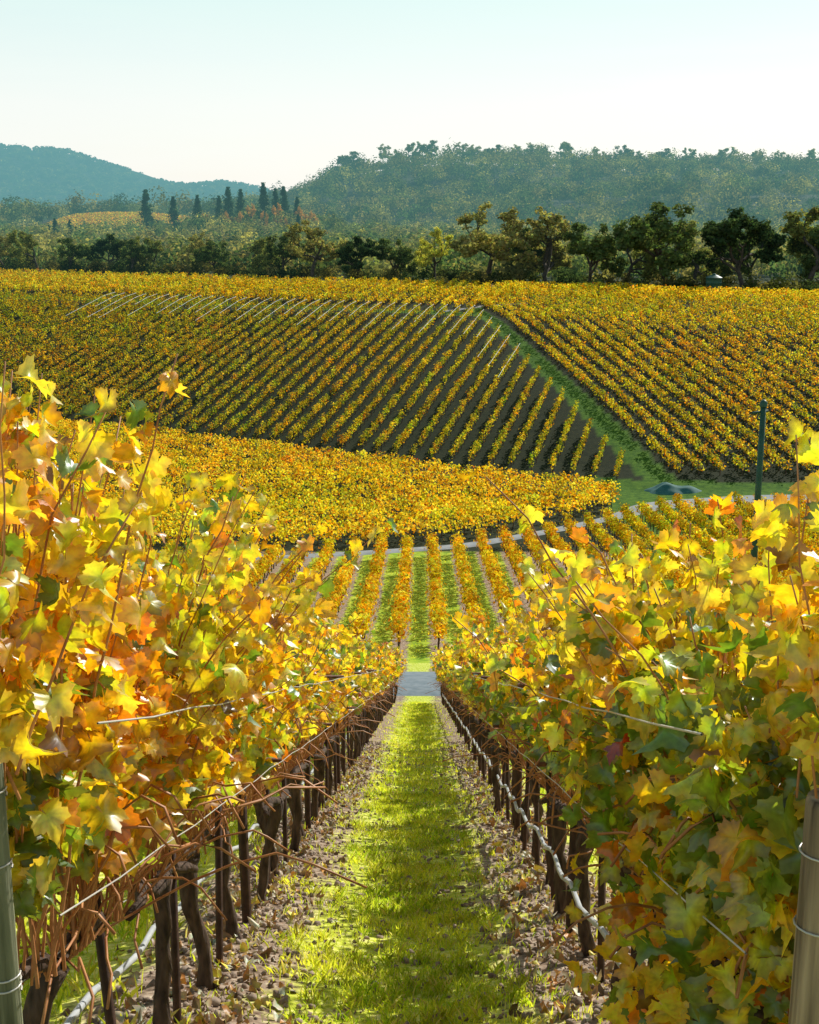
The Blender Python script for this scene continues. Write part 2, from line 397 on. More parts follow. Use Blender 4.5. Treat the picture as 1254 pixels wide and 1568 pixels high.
        P[:, 1:-1] += rng.normal(0, .012, (n, K-2, 3))
        rd = np.broadcast_to((.0055 if a0 < 20 else .008)*rng.uniform(.8, 1.2, (n, 1))*np.linspace(1.15, .4, K), (n, K))
        kc = by > w['post_y']+.25
        V, F = tubes(P[kc], rd[kc], 5); sh.add(V, F)
        if (~kc).any(): V, F = tubes(P[~kc][:, 5:], rd[~kc][:, 5:], 5); sh.add(V, F)
        # low wispy canes, mostly bare
        m = int(n*.9) if a0 > 6 else n//2; yy = rng.uniform(max(a0, w['post_y']+.5), a1, m); Q = np.zeros((m, 7, 3)); tq = np.linspace(0, 1, 7)
        Q[..., 0] = X+(rng.normal(0, .3, m)[:, None])*tq; Q[..., 1] = yy[:, None]+rng.normal(0, .35, m)[:, None]*tq
        Q[..., 2] = H(np.full(m, X), yy)[:, None]+.74+.75*np.sin(tq*2.0)*rng.uniform(.3, 1.1, m)[:, None]-.2*tq
        Q[:, 1:] += rng.normal(0, .015, (m, 6, 3))
        V, F = tubes(Q, np.full((m, 7), .005), 4); sh.add(V, F)
        # leaves at nodes
        nl = nlv; tl = rng.uniform(.20, 1.0, (n, nl))
        idx = tl*(K-1); i0 = np.floor(idx).astype(int).clip(0, K-2); fr = (idx-i0)[..., None]
        ar = np.arange(n)[:, None]
        pos = P[ar, i0]*(1-fr)+P[ar, i0+1]*fr
        az = rng.uniform(0, 6.28, (n, nl)); pet = rng.uniform(.04, .14, (n, nl))*(1.2-.6*tl)
        outd = np.stack([np.cos(az), np.sin(az), rng.uniform(-.5, .5, (n, nl))], -1)
        pos = (pos+outd*pet[..., None]).reshape(-1, 3); outd = outd.reshape(-1, 3); tf = tl.reshape(-1)
        hgt = pos[:, 2]-H(pos[:, 0], pos[:, 1])
        kp = (hgt > w.get('zmin', .98)+.14*rng.random(len(hgt))) & ~((pos[:, 1] < w['post_y']+.12) & (hgt < 1.55)) & (pos[:, 1] > y0-.15)
        pos, outd, hgt, tf = pos[kp], outd[kp], hgt[kp], tf[kp]; M = len(pos)
        nrm = norm(outd*.9+rng.normal(0, .55, (M, 3))+np.array([0, 0, .35]))
        up = norm(outd*.5+np.array([0, 0, -1.0])+rng.normal(0, .45, (M, 3)))
        size = rng.uniform(.09, .165, M)*sz*(1.12-.38*tf**2)
        c = leafcols(pos, w['pal'], seed)
        # greener leaves low in the canopy
        gsel = rng.random(M) < np.clip((w.get('glow', 1.5)-hgt)*.9, 0, w.get('gmax', .5))*(1 if a0 < 12 else .5)
        c[gsel] = PAL[4]*rng.uniform(.6, 2.1, (gsel.sum(), 1))*np.array([1.2, 1, 1])
        put_leaves(lv, T, pos, nrm, up, size, c, 1.2 if T is LH else .8)
    # low hanging foliage near start
    if w.get('low'):
        ly0, ly1, cnt = w['low']
        pos = np.stack([X+.06+rng.normal(0, .17, cnt), rng.uniform(ly0, ly1, cnt), np.zeros(cnt)], -1)
        pos[:, 2] = H(pos[:, 0], pos[:, 1])+rng.uniform(.35, 1.5, cnt)+np.clip(pos[:, 1]-4.2, 0, 2)*.8
        c = leafcols(pos, [1.2,.5,1.2,2.6,2.8,.2,.2,.02], seed+5)
        put_leaves(lv, LH, pos, norm(rng.normal(0, .6, (cnt, 3))+np.array([0, -.5, .3])), norm(rng.normal(0, .5, (cnt, 3))+np.array([0, 0, -1])), rng.uniform(.09, .165, cnt), c, 1.2)
    child(sh.obj('canes', M_shoot, smooth_=True)); child(lv.obj('leaf_canopy', M_leaf))
XL, XR = -SP/2, SP/2
palL = [3.8, 2.1, 3.2, 2.0, .9, .40, .18, .02]
palR = [3.2, 1.7, 2.8, 2.6, 1.3, .40, .18, .02]
detailed_row('grapevine_row', XL, 2.85, 52.6, dict(pal=palL, glow=1.5, gmax=.4, hose=-1, post_y=3.08,
             boost=([2.8, 3.4, 4.0, 4.8, 5.6, 6.6], [1.34, 1.30, 1.12, 1.12, 1.2, 1.0]), extra=[(3.3, 4.6, .25, .3), (4.6, 6.6, .62, .42)]), +1, 21)
detailed_row('grapevine_row', XR, 2.5, 52.6, dict(pal=palR, glow=1.9, gmax=.5, low=(2.82, 4.9, 1500), hose=-1, post_y=2.70,
             boost=([2.5, 3.2, 4, 5.5, 7], [.88, .95, 1.04, 1.06, 1.0]), extra=[(3.6, 6.0, .5, .4)]), -1, 37)

# ---- simpler rows: clouds of leaves + trunks ------------------------------
def leaf_rows(name, segs, per_m, size, pal, T=LQ, zlo=.75, zhi=2.1, wid=.28, mat=None, vine=1.5, seed=1, trunk_r=.05, dark=1.0, tr=True, namp=1.0):
    """segs: list of (x0,y0,x1,y1)"""
    global rng
    rng = np.random.default_rng(seed)
    root = empty(name)
    S = np.array(segs); Ls = np.hypot(S[:, 2]-S[:, 0], S[:, 3]-S[:, 1])
    nv = np.maximum((Ls/vine).astype(int), 1)
    row = np.repeat(np.arange(len(S)), nv)
    first = np.concatenate([[0], np.cumsum(nv)[:-1]])
    loc = (np.arange(nv.sum())-np.repeat(first, nv)+.5)/np.repeat(nv, nv)
    vx = S[row, 0]+(S[row, 2]-S[row, 0])*loc; vy = S[row, 1]+(S[row, 3]-S[row, 1])*loc
    keep = rng.random(len(vx)) > .03; vx, vy, row = vx[keep], vy[keep], row[keep]
    D = norm(np.stack([S[row, 2]-S[row, 0], S[row, 3]-S[row, 1]], -1))
    vig = rng.uniform(.6, 1.2, len(vx))*(1+.15*snoise(vx, vy, 25, seed))
    cnt = (per_m*vine*vig).astype(int)
    id_ = np.repeat(np.arange(len(vx)), cnt); N = len(id_)
    al = rng.normal(0, vine*.30, N); la = rng.normal(0, wid, N)
    hz = zlo+(zhi*vig[id_]**.4-zlo)*rng.beta(1.6, 1.4, N)
    d = D[id_]
    x = vx[id_]+d[:, 0]*al-d[:, 1]*la; y = vy[id_]+d[:, 1]*al+d[:, 0]*la
    pos = np.stack([x, y, H(x, y)+hz], -1)
    out = np.stack([-d[:, 1]*la, d[:, 0]*la, (hz-(zlo+zhi)/2)*.5], -1)/wid
    nrm = norm(out*.8+rng.normal(0, .6, (N, 3))+np.array([0, 0, .3]))
    c = leafcols(pos, pal, seed, namp)
    patch = np.clip(snoise(vx, vy, 40, seed+9), -1, 1)[:, None]*np.array([-.08, .04, 0])
    vc = rng.uniform(.75, 1.15, (len(vx), 1))*(1+rng.normal(0, .07, (len(vx), 3))+patch)
    c = np.clip(c*vc[id_]*dark, .004, .95)
    a = Acc(); put_leaves(a, T, pos, nrm, norm(rng.normal(0, 1, (N, 3))+np.array([0, 0, -.5])), rng.uniform(.7, 1.3, N)*size, c, .4)
    o = a.obj('leaf_canopy', mat or M_leaf_far, parent=root)
    if tr:
        n = len(vx); P = np.zeros((n, 3, 3)); P[..., 0] = vx[:, None]+rng.normal(0, .05, (n, 3)); P[..., 1] = vy[:, None]; P[..., 2] = H(vx, vy)[:, None]+np.array([-.1, .5, 1.2])
        V, F = tubes(P, np.full((n, 3), trunk_r), 4); mesh_obj('trunks', V, F, M_bark, parent=root)
    return root, vx, vy
# neighbouring rows on the near slope
segs = [(SP*(kk+.5), 2.5 if abs(kk+.5) < 3 else 6, SP*(kk+.5), 52.6) for kk in range(-11, 12) if abs(kk+.5) > 1]
leaf_rows('grapevine_rows_near_slope', segs, 100, .17, palL, T=LM, zlo=.95, zhi=2.2, wid=.24, mat=M_leaf, vine=1.12, seed=3, trunk_r=.03)
# block B across the track
segs = []
for kk in range(-22, 24):
    X = SP*(kk+.5)+.0; yend = np.interp(X, [-90, -40, -12, -4, 4, 12, 19, 25, 60], [101, 102, 104.5, 107, 110.5, 118, 125.5, 133, 136])
    segs.append((X, 65.5, X, float(yend)))
leaf_rows('vineyard_block_lower', segs, 95, .20, [3.4, 3.2, 2.4, .7, .1, 1.0, .15, .05], T=LM, zlo=.7, zhi=2.05, wid=.24, seed=4)
# block C (cross rows)
segs = []
dC = np.array([.86, -.51]); nC = np.array([.51, .86])
nearX = [-130, -90, -40, -12, -4, 4, 12, 19, 25]; nearY = [106.3, 106.6, 107.5, 109.5, 112.5, 116, 123.5, 132, 141]
for s in np.arange(-75, 3.6, 2.5):
    ts = np.arange(-150, 60, 1.0); px = -3.5+nC[0]*s+dC[0]*ts; py = 153+nC[1]*s+dC[1]*ts
    ok = (py > np.interp(px, nearX, nearY)) & (px < 22) & (px > -100)
    if ok.sum() > 4:
        ii = np.where(ok)[0]; segs.append((px[ii[0]], py[ii[0]], px[ii[-1]], py[ii[-1]]))
leaf_rows('vineyard_block_middle', segs, 58, .25, [4.0, 2.2, 3.2, 1.5, .25, .45, .15, .03], zlo=.6, zhi=2.0, wid=.36, seed=5)
# hillside block D (left) and F (hilltop)
def clip_rows(direction, spacing, x0, x1, cond, Yref):
    out = []
    d = np.array([math.sin(direction), math.cos(direction)])
    for X in np.arange(x0, x1, spacing/d[1]):
        ts = np.arange(-160, 200, .8); px = X+d[0]*ts; py = Yref+d[1]*ts
        ok = cond(px, py); ii = np.where(ok)[0]
        if len(ii) > 4: out.append((px[ii[0]], py[ii[0]], px[ii[-1]], py[ii[-1]]))
    return out
condD = lambda x, y: (D_u(x, y) > .012) & (D_u(x, y) < .665) & (x < strip_x(y)-strip_w(y)-.3) & (x > -125)
segD = clip_rows(R2(14), 2.6, -160, 60, condD, 200)
palD = [2.8, 1.3, 2.6, 2.8, 1.4, .35, .5, .02]
rD, vxD, vyD = leaf_rows('vineyard_block_hillside', segD, 44, .25, palD, zlo=.65, zhi=2.15, wid=.17, seed=6, trunk_r=.06, dark=.9, vine=1.7)
condE = lambda x, y: (D_u(x, y) > .04) & (D_u(x, y) < .93) & (x > strip_x(y)+strip_w(y)+.3) & (x < 110)
segE = clip_rows(R2(-11), 2.5, 10, 150, condE, 200)
leaf_rows('vineyard_block_hillside', segE, 42, .27, [2.8, 1.8, 2.4, 2.5, .9, .5, .4, .04], zlo=.6, zhi=2.0, wid=.24, seed=7, trunk_r=.06, dark=.95, vine=1.7)
condF = lambda x, y: (D_u(x, y) > .70) & (D_u(x, y) < 1.0) & (x < 14+(y-240)*.25) & (x > -150)
segF = clip_rows(R2(14), 2.6, -190, 40, condF, 270)
leaf_rows('vineyard_block_hilltop', segF, 34, .32, [3.4, 1.8, 2.9, 1.9, .5, .4, .2, .03], zlo=.5, zhi=2.1, wid=.3, seed=8, trunk_r=.06)
condG = lambda x, y: (D_u(x, y) > .94) & (D_u(x, y) < 1.04) & (x > 16) & (x < 120)
segG = clip_rows(R2(-75), 2.4, -100, 500, condG, 235)
leaf_rows('vineyard_block_hilltop', segG, 40, .32, [3.4, 1.8, 2.8, 2.0, .7, .4, .2, .03], zlo=.5, zhi=2.1, wid=.35, seed=9, tr=False)
# pale drip lines / posts along the top of the left hillside block
rng = np.random.default_rng(5)
a = Acc()
for (x0, y0, x1, y1) in segD:
    L = math.hypot(x1-x0, y1-y0); f0 = max(0, 1-rng.uniform(10, 22)/max(L, 1)); t = np.linspace(f0, 1, 14)
    if L < 45 or x0 < -80: continue
    P = np.zeros((1, 14, 3)); P[0, :, 0] = x0+(x1-x0)*t+.3; P[0, :, 1] = y0+(y1-y0)*t; P[0, :, 2] = H(P[0, :, 0], P[0, :, 1])+1.95
    V, F = tubes(P, np.full((1, 14), .035), 4); a.add(V, F)
a.obj('trellis_drip_lines', M_hose)

# ------------------------------------------------------------------ grass, litter, clods
def grass(name, n, x0, x1, y0, y1, hmin, hmax, w, seed, ymode=1.0, stripes=True):
    global rng
    rng = np.random.default_rng(seed)
    y = y0+(y1-y0)*rng.random(n)**ymode; x = rng.uniform(x0, x1, n)
    if stripes:
        c = np.cos(2*np.pi*x/SP)*.75+snoise(x, y, .9, 31)*1.1+snoise(x, y, .2, 41)*1.0
        k_ = rng.random(n) < np.clip((c+.0)*1.1, .03, 1); x, y = x[k_], y[k_]
    n = len(x)
    h = rng.uniform(hmin, hmax, n)*(1+.6*snoise(x, y, .35, 8)); az = rng.uniform(0, 6.28, n)
    side = np.stack([np.cos(az), np.sin(az), np.zeros(n)], -1); ln = np.stack([-np.sin(az), np.cos(az), np.zeros(n)], -1)*rng.uniform(.1, .7, (n, 1))
    b = np.stack([x, y, H(x, y)-.005], -1); ww = (w*rng.uniform(.7, 1.3, n))[:, None]
    m = b+ln*h[:, None]*.4+np.array([0, 0, 1])*h[:, None]*.6; tp = b+ln*h[:, None]*1.1+np.array([0, 0, 1])*h[:, None]*.95
    V = np.stack([b-side*ww, b+side*ww, m+side*ww*.8, tp, m-side*ww*.8], 1).reshape(-1, 3)
    F = [np.arange(n*5).reshape(n, 5)]
    t = np.clip(.6+.5*snoise(x, y, 1.1, 17)+rng.normal(0, .25, n), 0, 1)[:, None]
    c = (1-t)*np.array([.44, .64, .04])+t*np.array([.90, .89, .13])
    dry = rng.random(n) < .16; c[dry] = np.array([.88, .78, .42])
    c = c*rng.uniform(.8, 1.15, (n, 1))
    return mesh_obj(name, V, F, M_grass, np.clip(np.repeat(c, 5, 0), 0, .95))
grass('grass', 110000, -1.05, 1.05, 3.2, 16, .02, .08, .0028, 1, 1.5)
grass('grass', 60000, -1.05, 1.05, 14, 53, .03, .08, .007, 2, 1.2)
grass('grass', 80000, -7.5, -1.05, 3, 30, .06, .16, .005, 3, 1.4)
grass('grass', 50000, 1.05, 7.5, 3, 30, .06, .16, .005, 4, 1.4)
grass('grass', 40000, -32, 34, 63, 108, .06, .15, .025, 5, 1.0)
rng = np.random.default_rng(77)
def strip_sc(n, y0, y1, pw=1.5):
    y = y0+(y1-y0)*rng.random(n)**pw
    x = np.where(rng.random(n) < .5, XL, XR)+rng.normal(0, .25, n); return x, y
x, y = strip_sc(4200, 3, 24); n = len(x)
pos = np.stack([x, y, H(x, y)+.012+rng.random(n)*.02], -1)
LIT = np.array([[.42,.24,.12],[.55,.40,.25],[.85,.65,.12],[.28,.16,.09],[.62,.30,.10],[.78,.70,.58]])
c = LIT[rng.integers(0, 6, n)]*rng.uniform(.7, 1.2, (n, 1)); a = Acc()
put_leaves(a, LM, pos, norm(rng.normal(0, .4, (n, 3))+np.array([0, 0, 1])), rng.normal(0, 1, (n, 3)), rng.uniform(.02, .075, n), c, 2)
a.obj('leaf_litter', M_litter)
x, y = strip_sc(12000, 3, 26); n = len(x)
x2 = rng.uniform(-.6, .6, 3000); y2 = 3+23*rng.random(3000)**1.5; x = np.concatenate([x, x2]); y = np.concatenate([y, y2]); n = len(x)
OC = np.array([[1,0,0],[-1,0,0],[0,1,0],[0,-1,0],[0,0,1],[0,0,-1],[.62,.62,.5],[-.6,.6,.55],[.6,-.62,.5],[-.62,-.6,.5]], float)
OF = [np.array([[0,2,6],[2,4,6],[4,0,6],[2,1,7],[1,4,7],[4,2,7],[3,0,8],[0,4,8],[4,3,8],[1,3,9],[3,4,9],[4,1,9],[2,0,5],[1,2,5],[3,1,5],[0,3,5]])]
sc = (.006+.026*rng.random(n)**2.2)[:, None]*rng.uniform(.6, 1.3, (n, 3))
V, F = scatter(OC, OF, np.stack([x, y, H(x, y)+.004], -1), frames(rng.normal(0, .5, (n, 3))+np.array([0, 0, 1]), rng.normal(0, 1, (n, 3))), sc)
mesh_obj('soil_clods', V, F, M_clod)

# ------------------------------------------------------------------ posts & objects
def lathe(name, loc, prof, S, mat, parent=None, jitter=0.0, seed=0):
    r = np.random.default_rng(seed); an = np.arange(S)/S*2*np.pi; V = []
    jr = 1+jitter*r.normal(0, 1, S)
    for (rad, z) in prof: V.append(np.stack([np.cos(an)*rad*jr+loc[0], np.sin(an)*rad*jr+loc[1], np.full(S, z+loc[2])], -1))
    V = np.concatenate(V); K = len(prof)
    kk, s = np.meshgrid(np.arange(K-1), np.arange(S), indexing='ij')
    q = np.stack([kk*S+s, kk*S+(s+1) % S, (kk+1)*S+(s+1) % S, (kk+1)*S+s], -1).reshape(-1, 4)
    return mesh_obj(name, V, [q, (np.arange(S)+(K-1)*S)[None]], mat, parent=parent)
def end_post(X, Y, h, r, mat, seed):
    root = empty('wooden_end_post'); z = float(H(X, Y))
    lathe('post', (X, Y, z), [(r*1.03, -.3), (r, .3), (r*.97, h*.6), (r*.96, h-.015), (r*.88, h)], 26, mat, root, .03, seed)
    a = Acc()
    for hh in (h*.55, h*.57, h*.78, h-.14):       # wire wraps
        an = np.linspace(0, 6.6, 20); P = np.stack([X+np.cos(an)*(r*1.05), Y+np.sin(an)*(r*1.05), z+hh+an*.003], -1)[None]
        V, F = tubes(P, np.full((1, 20), .003), 4); a.add(V, F)
    a.obj('wire_wraps', M_wire, parent=root)
end_post(XR-.06, 2.68, 1.46, .060, M_post, 1)
end_post(XL+.055, 3.08, 1.56, .036, M_postg, 2)
# tall green pole
px, py = 8.0, 30.0; pz = float(H(px, py)); root = empty('green_utility_pole')
lathe('shaft', (px, py, pz), [(.10, -.2), (.095, .5), (.075, 6), (.065, 8.1)], 16, M_green, root)
lathe('cap', (px, py, pz+8.1), [(.09, 0), (.09, .1), (.03, .16)], 16, M_green, root)
V, F = tubes(np.array([[[px-.25, py, pz+7.95], [px+.12, py, pz+8.0]]]), np.full((1, 2), .03), 6); mesh_obj('bracket', V, F, M_green, parent=root)
# water tank at treeline
root = empty('water_tank'); tx, ty = 56.5, 256.0; tz = float(H(tx, ty))
lathe('tank_body', (tx, ty, tz), [(1.5, 0), (1.5, 1.0), (1.54, 1.05), (1.5, 1.1), (1.5, 2.6), (1.54, 2.65), (1.5, 2.7), (1.5, 3.6), (1.6, 3.7)], 28, M_green, root)
lathe('tank_roof', (tx, ty, tz+3.7), [(1.6, 0), (.9, .35), (.3, .6), (.3, .75)], 28, M_green, root)
# tarp-covered pile
t = np.linspace(0, 1, 14); an = np.arange(30)/30*2*np.pi
V = []
for tt in t:
    rr_ = (1-tt)**.75*(1+.12*np.sin(an*3+1)+.05*np.sin(an*7))
    xx, yy = 28.3+np.cos(an)*3.2*rr_, 144.0+np.sin(an)*1.6*rr_
    V.append(np.stack([xx, yy, H(xx, yy)-.05+.8*math.sin(tt*math.pi/2)*(1+.25*np.sin(xx*2.1)+.12*np.sin(yy*5))], -1))
V = np.concatenate(V); kk, s = np.meshgrid(np.arange(13), np.arange(30), indexing='ij')
q = np.stack([kk*30+s, kk*30+(s+1) % 30, (kk+1)*30+(s+1) % 30, (kk+1)*30+s], -1).reshape(-1, 4)
mesh_obj('tarp_covered_pile', V, [q], M_tarp, smooth_=True)

# ------------------------------------------------------------------ trees
def card_cloud(acc, pos, nrm, size, col):
    N = len(pos); V, F = scatter(LQ[0]*np.array([1, 1, 1.]), LQ[1], pos, frames(nrm, norm(rng.normal(0, 1, (N, 3)))), size)
    acc.add(V, F, np.repeat(col, 4, 0))
def oak_template(seed, h, w, ncards, opn, col):
    """returns (wood mesh, foliage mesh). base at origin"""
    global rng
    rng = np.random.default_rng(seed)
    segs = []; tips = []
    def grow(p, d, L, r, lev):
        pts = [p]; dd = d.copy()
        for i in range(4):
            dd = norm(dd+rng.normal(0, .22, 3)+np.array([0, 0, .04])); pts.append(pts[-1]+dd*L/4)
        segs.append((np.array(pts), np.linspace(r, r*.62, 5)))
        if lev >= 2: tips.extend([pts[2], pts[3]])
        if lev == 4: tips.append(pts[-1]); return
        nb = rng.integers(2, 4) if lev else 5
        for b in range(nb):
            an = rng.uniform(0, 6.28); sp = rng.uniform(.5, 1.1) if lev else rng.uniform(.5, 1.25)
            side = np.array([math.cos(an), math.sin(an), 0]); side = norm(side-dd*side.dot(dd))
            nd = norm(dd*math.cos(sp)+side*math.sin(sp)); nd[2] = max(nd[2], -.15)
            grow(pts[rng.integers(3, 5)], nd, L*rng.uniform(.62, .85), r*.58, lev+1)
    grow(np.zeros(3), np.array([0, 0, 1.]), h*.26, h*.028, 0)
    tips_ = np.array(tips); mx = tips_[:, 2].max(); rad = np.percentile(np.hypot(tips_[:, 0], tips_[:, 1]), 95)
    s = np.array([w/2*.9/rad, w/2*.9/rad, h*.95/mx])
    P = np.array([a for a, _ in segs])*s; Rr = np.array([b for _, b in segs])
    V, F = tubes(P, Rr, 6); wood = mesh_obj('limbs', V, F, M_treebark, smooth_=True, data_only=True)
    tips_ = tips_*s
    sel = rng.random(len(tips_)) < (1-opn); tips_ = tips_[sel]
    cl = tips_[rng.integers(0, len(tips_), ncards)]; off = norm(rng.normal(0, 1, (ncards, 3)))*np.array([1, 1, .7])
    rad_ = h*.055*rng.random(ncards)**.4
    pos = cl+off*rad_[:, None]; pos[:, 2] = np.maximum(pos[:, 2], h*.10)
    nrm = norm(off*.9+norm(pos-np.array([0, 0, h*.5]))*.5+rng.normal(0, .4, (ncards, 3)))
    lum = .7+.55*(snoise(cl[:, 0]+cl[:, 2], cl[:, 1]+cl[:, 2]*.4, h*.25, seed)*.5+.5)
    c = np.array(col)*lum[:, None]*rng.uniform(.7, 1.3, (ncards, 1))*(1+rng.normal(0, .08, (ncards, 3)))
    a = Acc(); card_cloud(a, pos, nrm, rng.uniform(.022, .042, ncards)*h*.9, np.clip(c, .003, .8))
    return wood, a.obj('foliage', M_tree, data_only=True)
def conifer_template(seed, h, w, ncards, col):
    global rng
    rng = np.random.default_rng(seed)
    V, F = tubes(np.array([[[0, 0, -.5], [0, 0, h*.5], [0, 0, h]]]), np.array([[h*.02, h*.012, .03]]), 7)
    wood = mesh_obj('trunk', V, F, M_treebark, data_only=True)
    nb = 90; tb = rng.random(nb)**.85; tb = .06+.94*tb; ab = rng.uniform(0, 6.28, nb); rb = (1-tb)**.85*w/2*rng.uniform(.65, 1.15, nb)+.1
    b = rng.integers(0, nb, ncards); f = rng.random(ncards)**.6
    pos = np.stack([np.cos(ab[b])*rb[b]*f, np.sin(ab[b])*rb[b]*f, tb[b]*h-.18*rb[b]*f], -1)+rng.normal(0, .03*w, (ncards, 3))
    nrm = norm(np.stack([np.cos(ab[b]), np.sin(ab[b]), np.full(ncards, .6)], -1)+rng.normal(0, .4, (ncards, 3)))
    c = np.array(col)*rng.uniform(.6, 1.35, (ncards, 1))*(1+rng.normal(0, .06, (ncards, 3)))
    a = Acc(); card_cloud(a, pos, nrm, rng.uniform(.03, .055, ncards)*h*.8, c)
    return wood, a.obj('foliage', M_tree, data_only=True)
olive, brown, dark, yel = (.26, .28, .09), (.34, .32, .12), (.06, .10, .045), (.60, .58, .11)
TT = {'a': oak_template(1, 14, 14, 6000, .12, olive), 'b': oak_template(2, 14, 15, 6000, .25, brown), 'c': oak_template(3, 14, 15, 5000, .38, brown),
      'd': oak_template(4, 14, 13, 8500, .0, dark), 'e': oak_template(5, 14, 11, 5200, .1, yel), 'f': oak_template(8, 14, 15, 7200, .08, (.13, .18, .065)),
      'k': conifer_template(6, 14, 8.5, 2600, (.05, .10, .055)), 'o': oak_template(12, 14, 10, 2500, .1, (.65, .33, .10))}
def tree(name, x, y, h, kind, wf=1.0, rot=None):
    wood, fol = TT[kind]; z = float(H(x, y))-.2; root = empty(name, (x, y, z)); s = h/14
    root.scale = (s*wf, s*wf, s); root.rotation_euler = (0, 0, rot if rot is not None else (x*1.7+y) % 6.28)
    link(bpy.data.objects.new('limbs', wood), root); link(bpy.data.objects.new('foliage', fol), root)
TL = [(-118,345,12,'f'),(-107,340,11,'b'),(-97,335,12,'a'),(-89,330,10,'f'),(-80,338,11.5,'d'),(-73,328,10,'f'),(-66,333,11,'a'),(-57,330,12.5,'c'),(-49,322,10,'f'),(-41,318,11,'a'),(-34,312,11.5,'f'),
      (-25,305,15,'b'),(-14,300,11.5,'d'),(-7,302,11,'f'),(3,297,13.5,'e'),(14.5,292,19,'b'),(21,300,14,'f'),(27.5,289,19,'c'),(36,285,15,'f'),(44,287,15,'a'),
      (53,280,19.5,'f'),(59,288,16,'a'),(66.5,274,18.5,'d'),(72,284,15,'f'),(79,272,19.5,'a'),(88,276,18,'f'),(97,272,15,'b'),(107,270,16,'d')]
for (x, y, h, kd) in TL: tree('oak_tree', x, y, h, kd, 1.25 if kd != 'e' else .95)
for (x, y, h) in [(-144,700,24),(-147,720,16),(-128,690,19),(-118,705,18),(-108,715,16),(-101,700,20),(-96,712,18),(-83,705,21),(-78,716,18),(-72,700,20),(-66,712,15),(-176,640,12),(-180,644,9),(-172,652,11),(-60,650,12)]:
    tree('conifer_tree', x, y, h, 'k')
for (x, y, h) in [(-88,690,13),(-80,680,10),(-74,685,14),(-70,676,9),(-92,680,10),(-63,690,13),(-100,684,10),(-112,690,10),(-56,684,12)]: tree('autumn_tree', x, y, h, 'o', .85)
# individual oaks breaking the skyline of the wooded hill
rk = np.random.default_rng(91)
for xx in [-62,-38,-15,12,34,50,72,92,101,118,140,163,186,205,232,258,285,310,340,372,400]:
    tree('oak_tree', xx+rk.uniform(-5, 5), 1285+rk.uniform(-12, 12), rk.uniform(17, 26), ['c', 'b', 'a', 'f'][rk.integers(0, 4)], rk.uniform(1.1, 1.4))

# distant masses of trees
def crowns(name, cx, cy, rad, ht, cards, size, cols, seed, lumps=6):
    global rng
    rng = np.random.default_rng(seed); N = len(cx); cz = H(cx, cy)
    cc = cols[rng.integers(0, len(cols), N)]*rng.uniform(.7, 1.3, (N, 1))
    lo = norm(rng.normal(0, 1, (N, lumps, 3)))*rng.uniform(.25, .75, (N, lumps, 1)); lo[..., 2] = np.abs(lo[..., 2])
    lc = rng.uniform(.7, 1.3, (N, lumps, 1))
    idx = np.repeat(np.arange(N), cards); lp = rng.integers(0, lumps, N*cards); M = N*cards
    o = norm(rng.normal(0, 1, (M, 3))); 
    local = lo[idx, lp]+o*.42*rng.uniform(.7, 1.1, (M, 1))
    pos = np.stack([cx[idx]+local[:, 0]*rad[idx], cy[idx]+local[:, 1]*rad[idx], cz[idx]+ht[idx]*(.32+local[:, 2]*.58)], -1)
    nrm = norm(o+norm(local)*.8+rng.normal(0, .12, (M, 3)))
    c = cc[idx]*lc[idx, lp]*rng.uniform(.88, 1.12, (M, 1))
    a = Acc(); card_cloud(a, pos, nrm, rad[idx]*size*rng.uniform(.7, 1.3, M), np.clip(c, .003, .7)); return a.obj(name, M_tree)
WC = np.array([[.10,.12,.04],[.13,.13,.05],[.06,.09,.035],[.16,.14,.06],[.045,.075,.03],[.20,.18,.06]])*1.7
rng = np.random.default_rng(50)
n = 2800; y = 300+620*rng.random(n)**.8; x = rng.uniform(-.36, .40, n)*y*1.1
ok = (y > ycrest(x)+28) & ~((np.abs(x+205) < 50) & (y > 780) & (y < 970))
x, y = x[ok], y[ok]; hh = rng.uniform(6, 13, len(x))
crowns('distant_woodland', x, y, rng.uniform(4.5, 8, len(x)), hh, 110, .17, WC*1.15, 51)
# scrub behind the hilltop vines
n = 220; x = rng.uniform(-130, 115, n); y = ycrest(x)+rng.uniform(9, 26, n)
crowns('hedgerow', x, y, rng.uniform(2, 3.6, n), rng.uniform(3, 6, n), 160, .18, WC*.6, 52)
# big hill
rng = np.random.default_rng(60)
n = 2300; y = 880+480*rng.random(n); x = rng.uniform(-330, 620, n)
ok = (np.abs(x) < .42*y+20) & ((H(x, y) > -19.5) | (rng.random(n) < .5)); ok &= ~((np.abs(x+205) < 50) & (y < 970)); x, y = x[ok], y[ok]
rad = rng.uniform(6.5, 14, len(x))
crowns('hill_woodland', x, y, rad, rad*rng.uniform(1.3, 1.9, len(x)), 190, .13, WC*.9, 61, 7)
# far range and valley floor
rng = np.random.default_rng(70)
n = 7000; y = rng.uniform(1350, 4150, n); x = -rng.uniform(.05, .40, n)*y
ok = (snoise(x, y, 500, 3) > -.35) | (y > 2900); x, y = x[ok], y[ok]; rad = rng.uniform(9, 17, len(x))
crowns('far_hill_woodland', x, y, rad, rad*1.1, 20, .45, WC*.8, 71, 3)
# yellow vineyard on the far knoll
segs = [(X, 820., X+6, 955.) for X in np.arange(-250, -160, 3.0)]
leaf_rows('vineyard_far_knoll', segs, 6, .9, [3, 3, 1, 1, .2, 1, .3, 0], vine=3, zlo=.5, zhi=2, wid=.6, seed=81, tr=False, dark=.9)

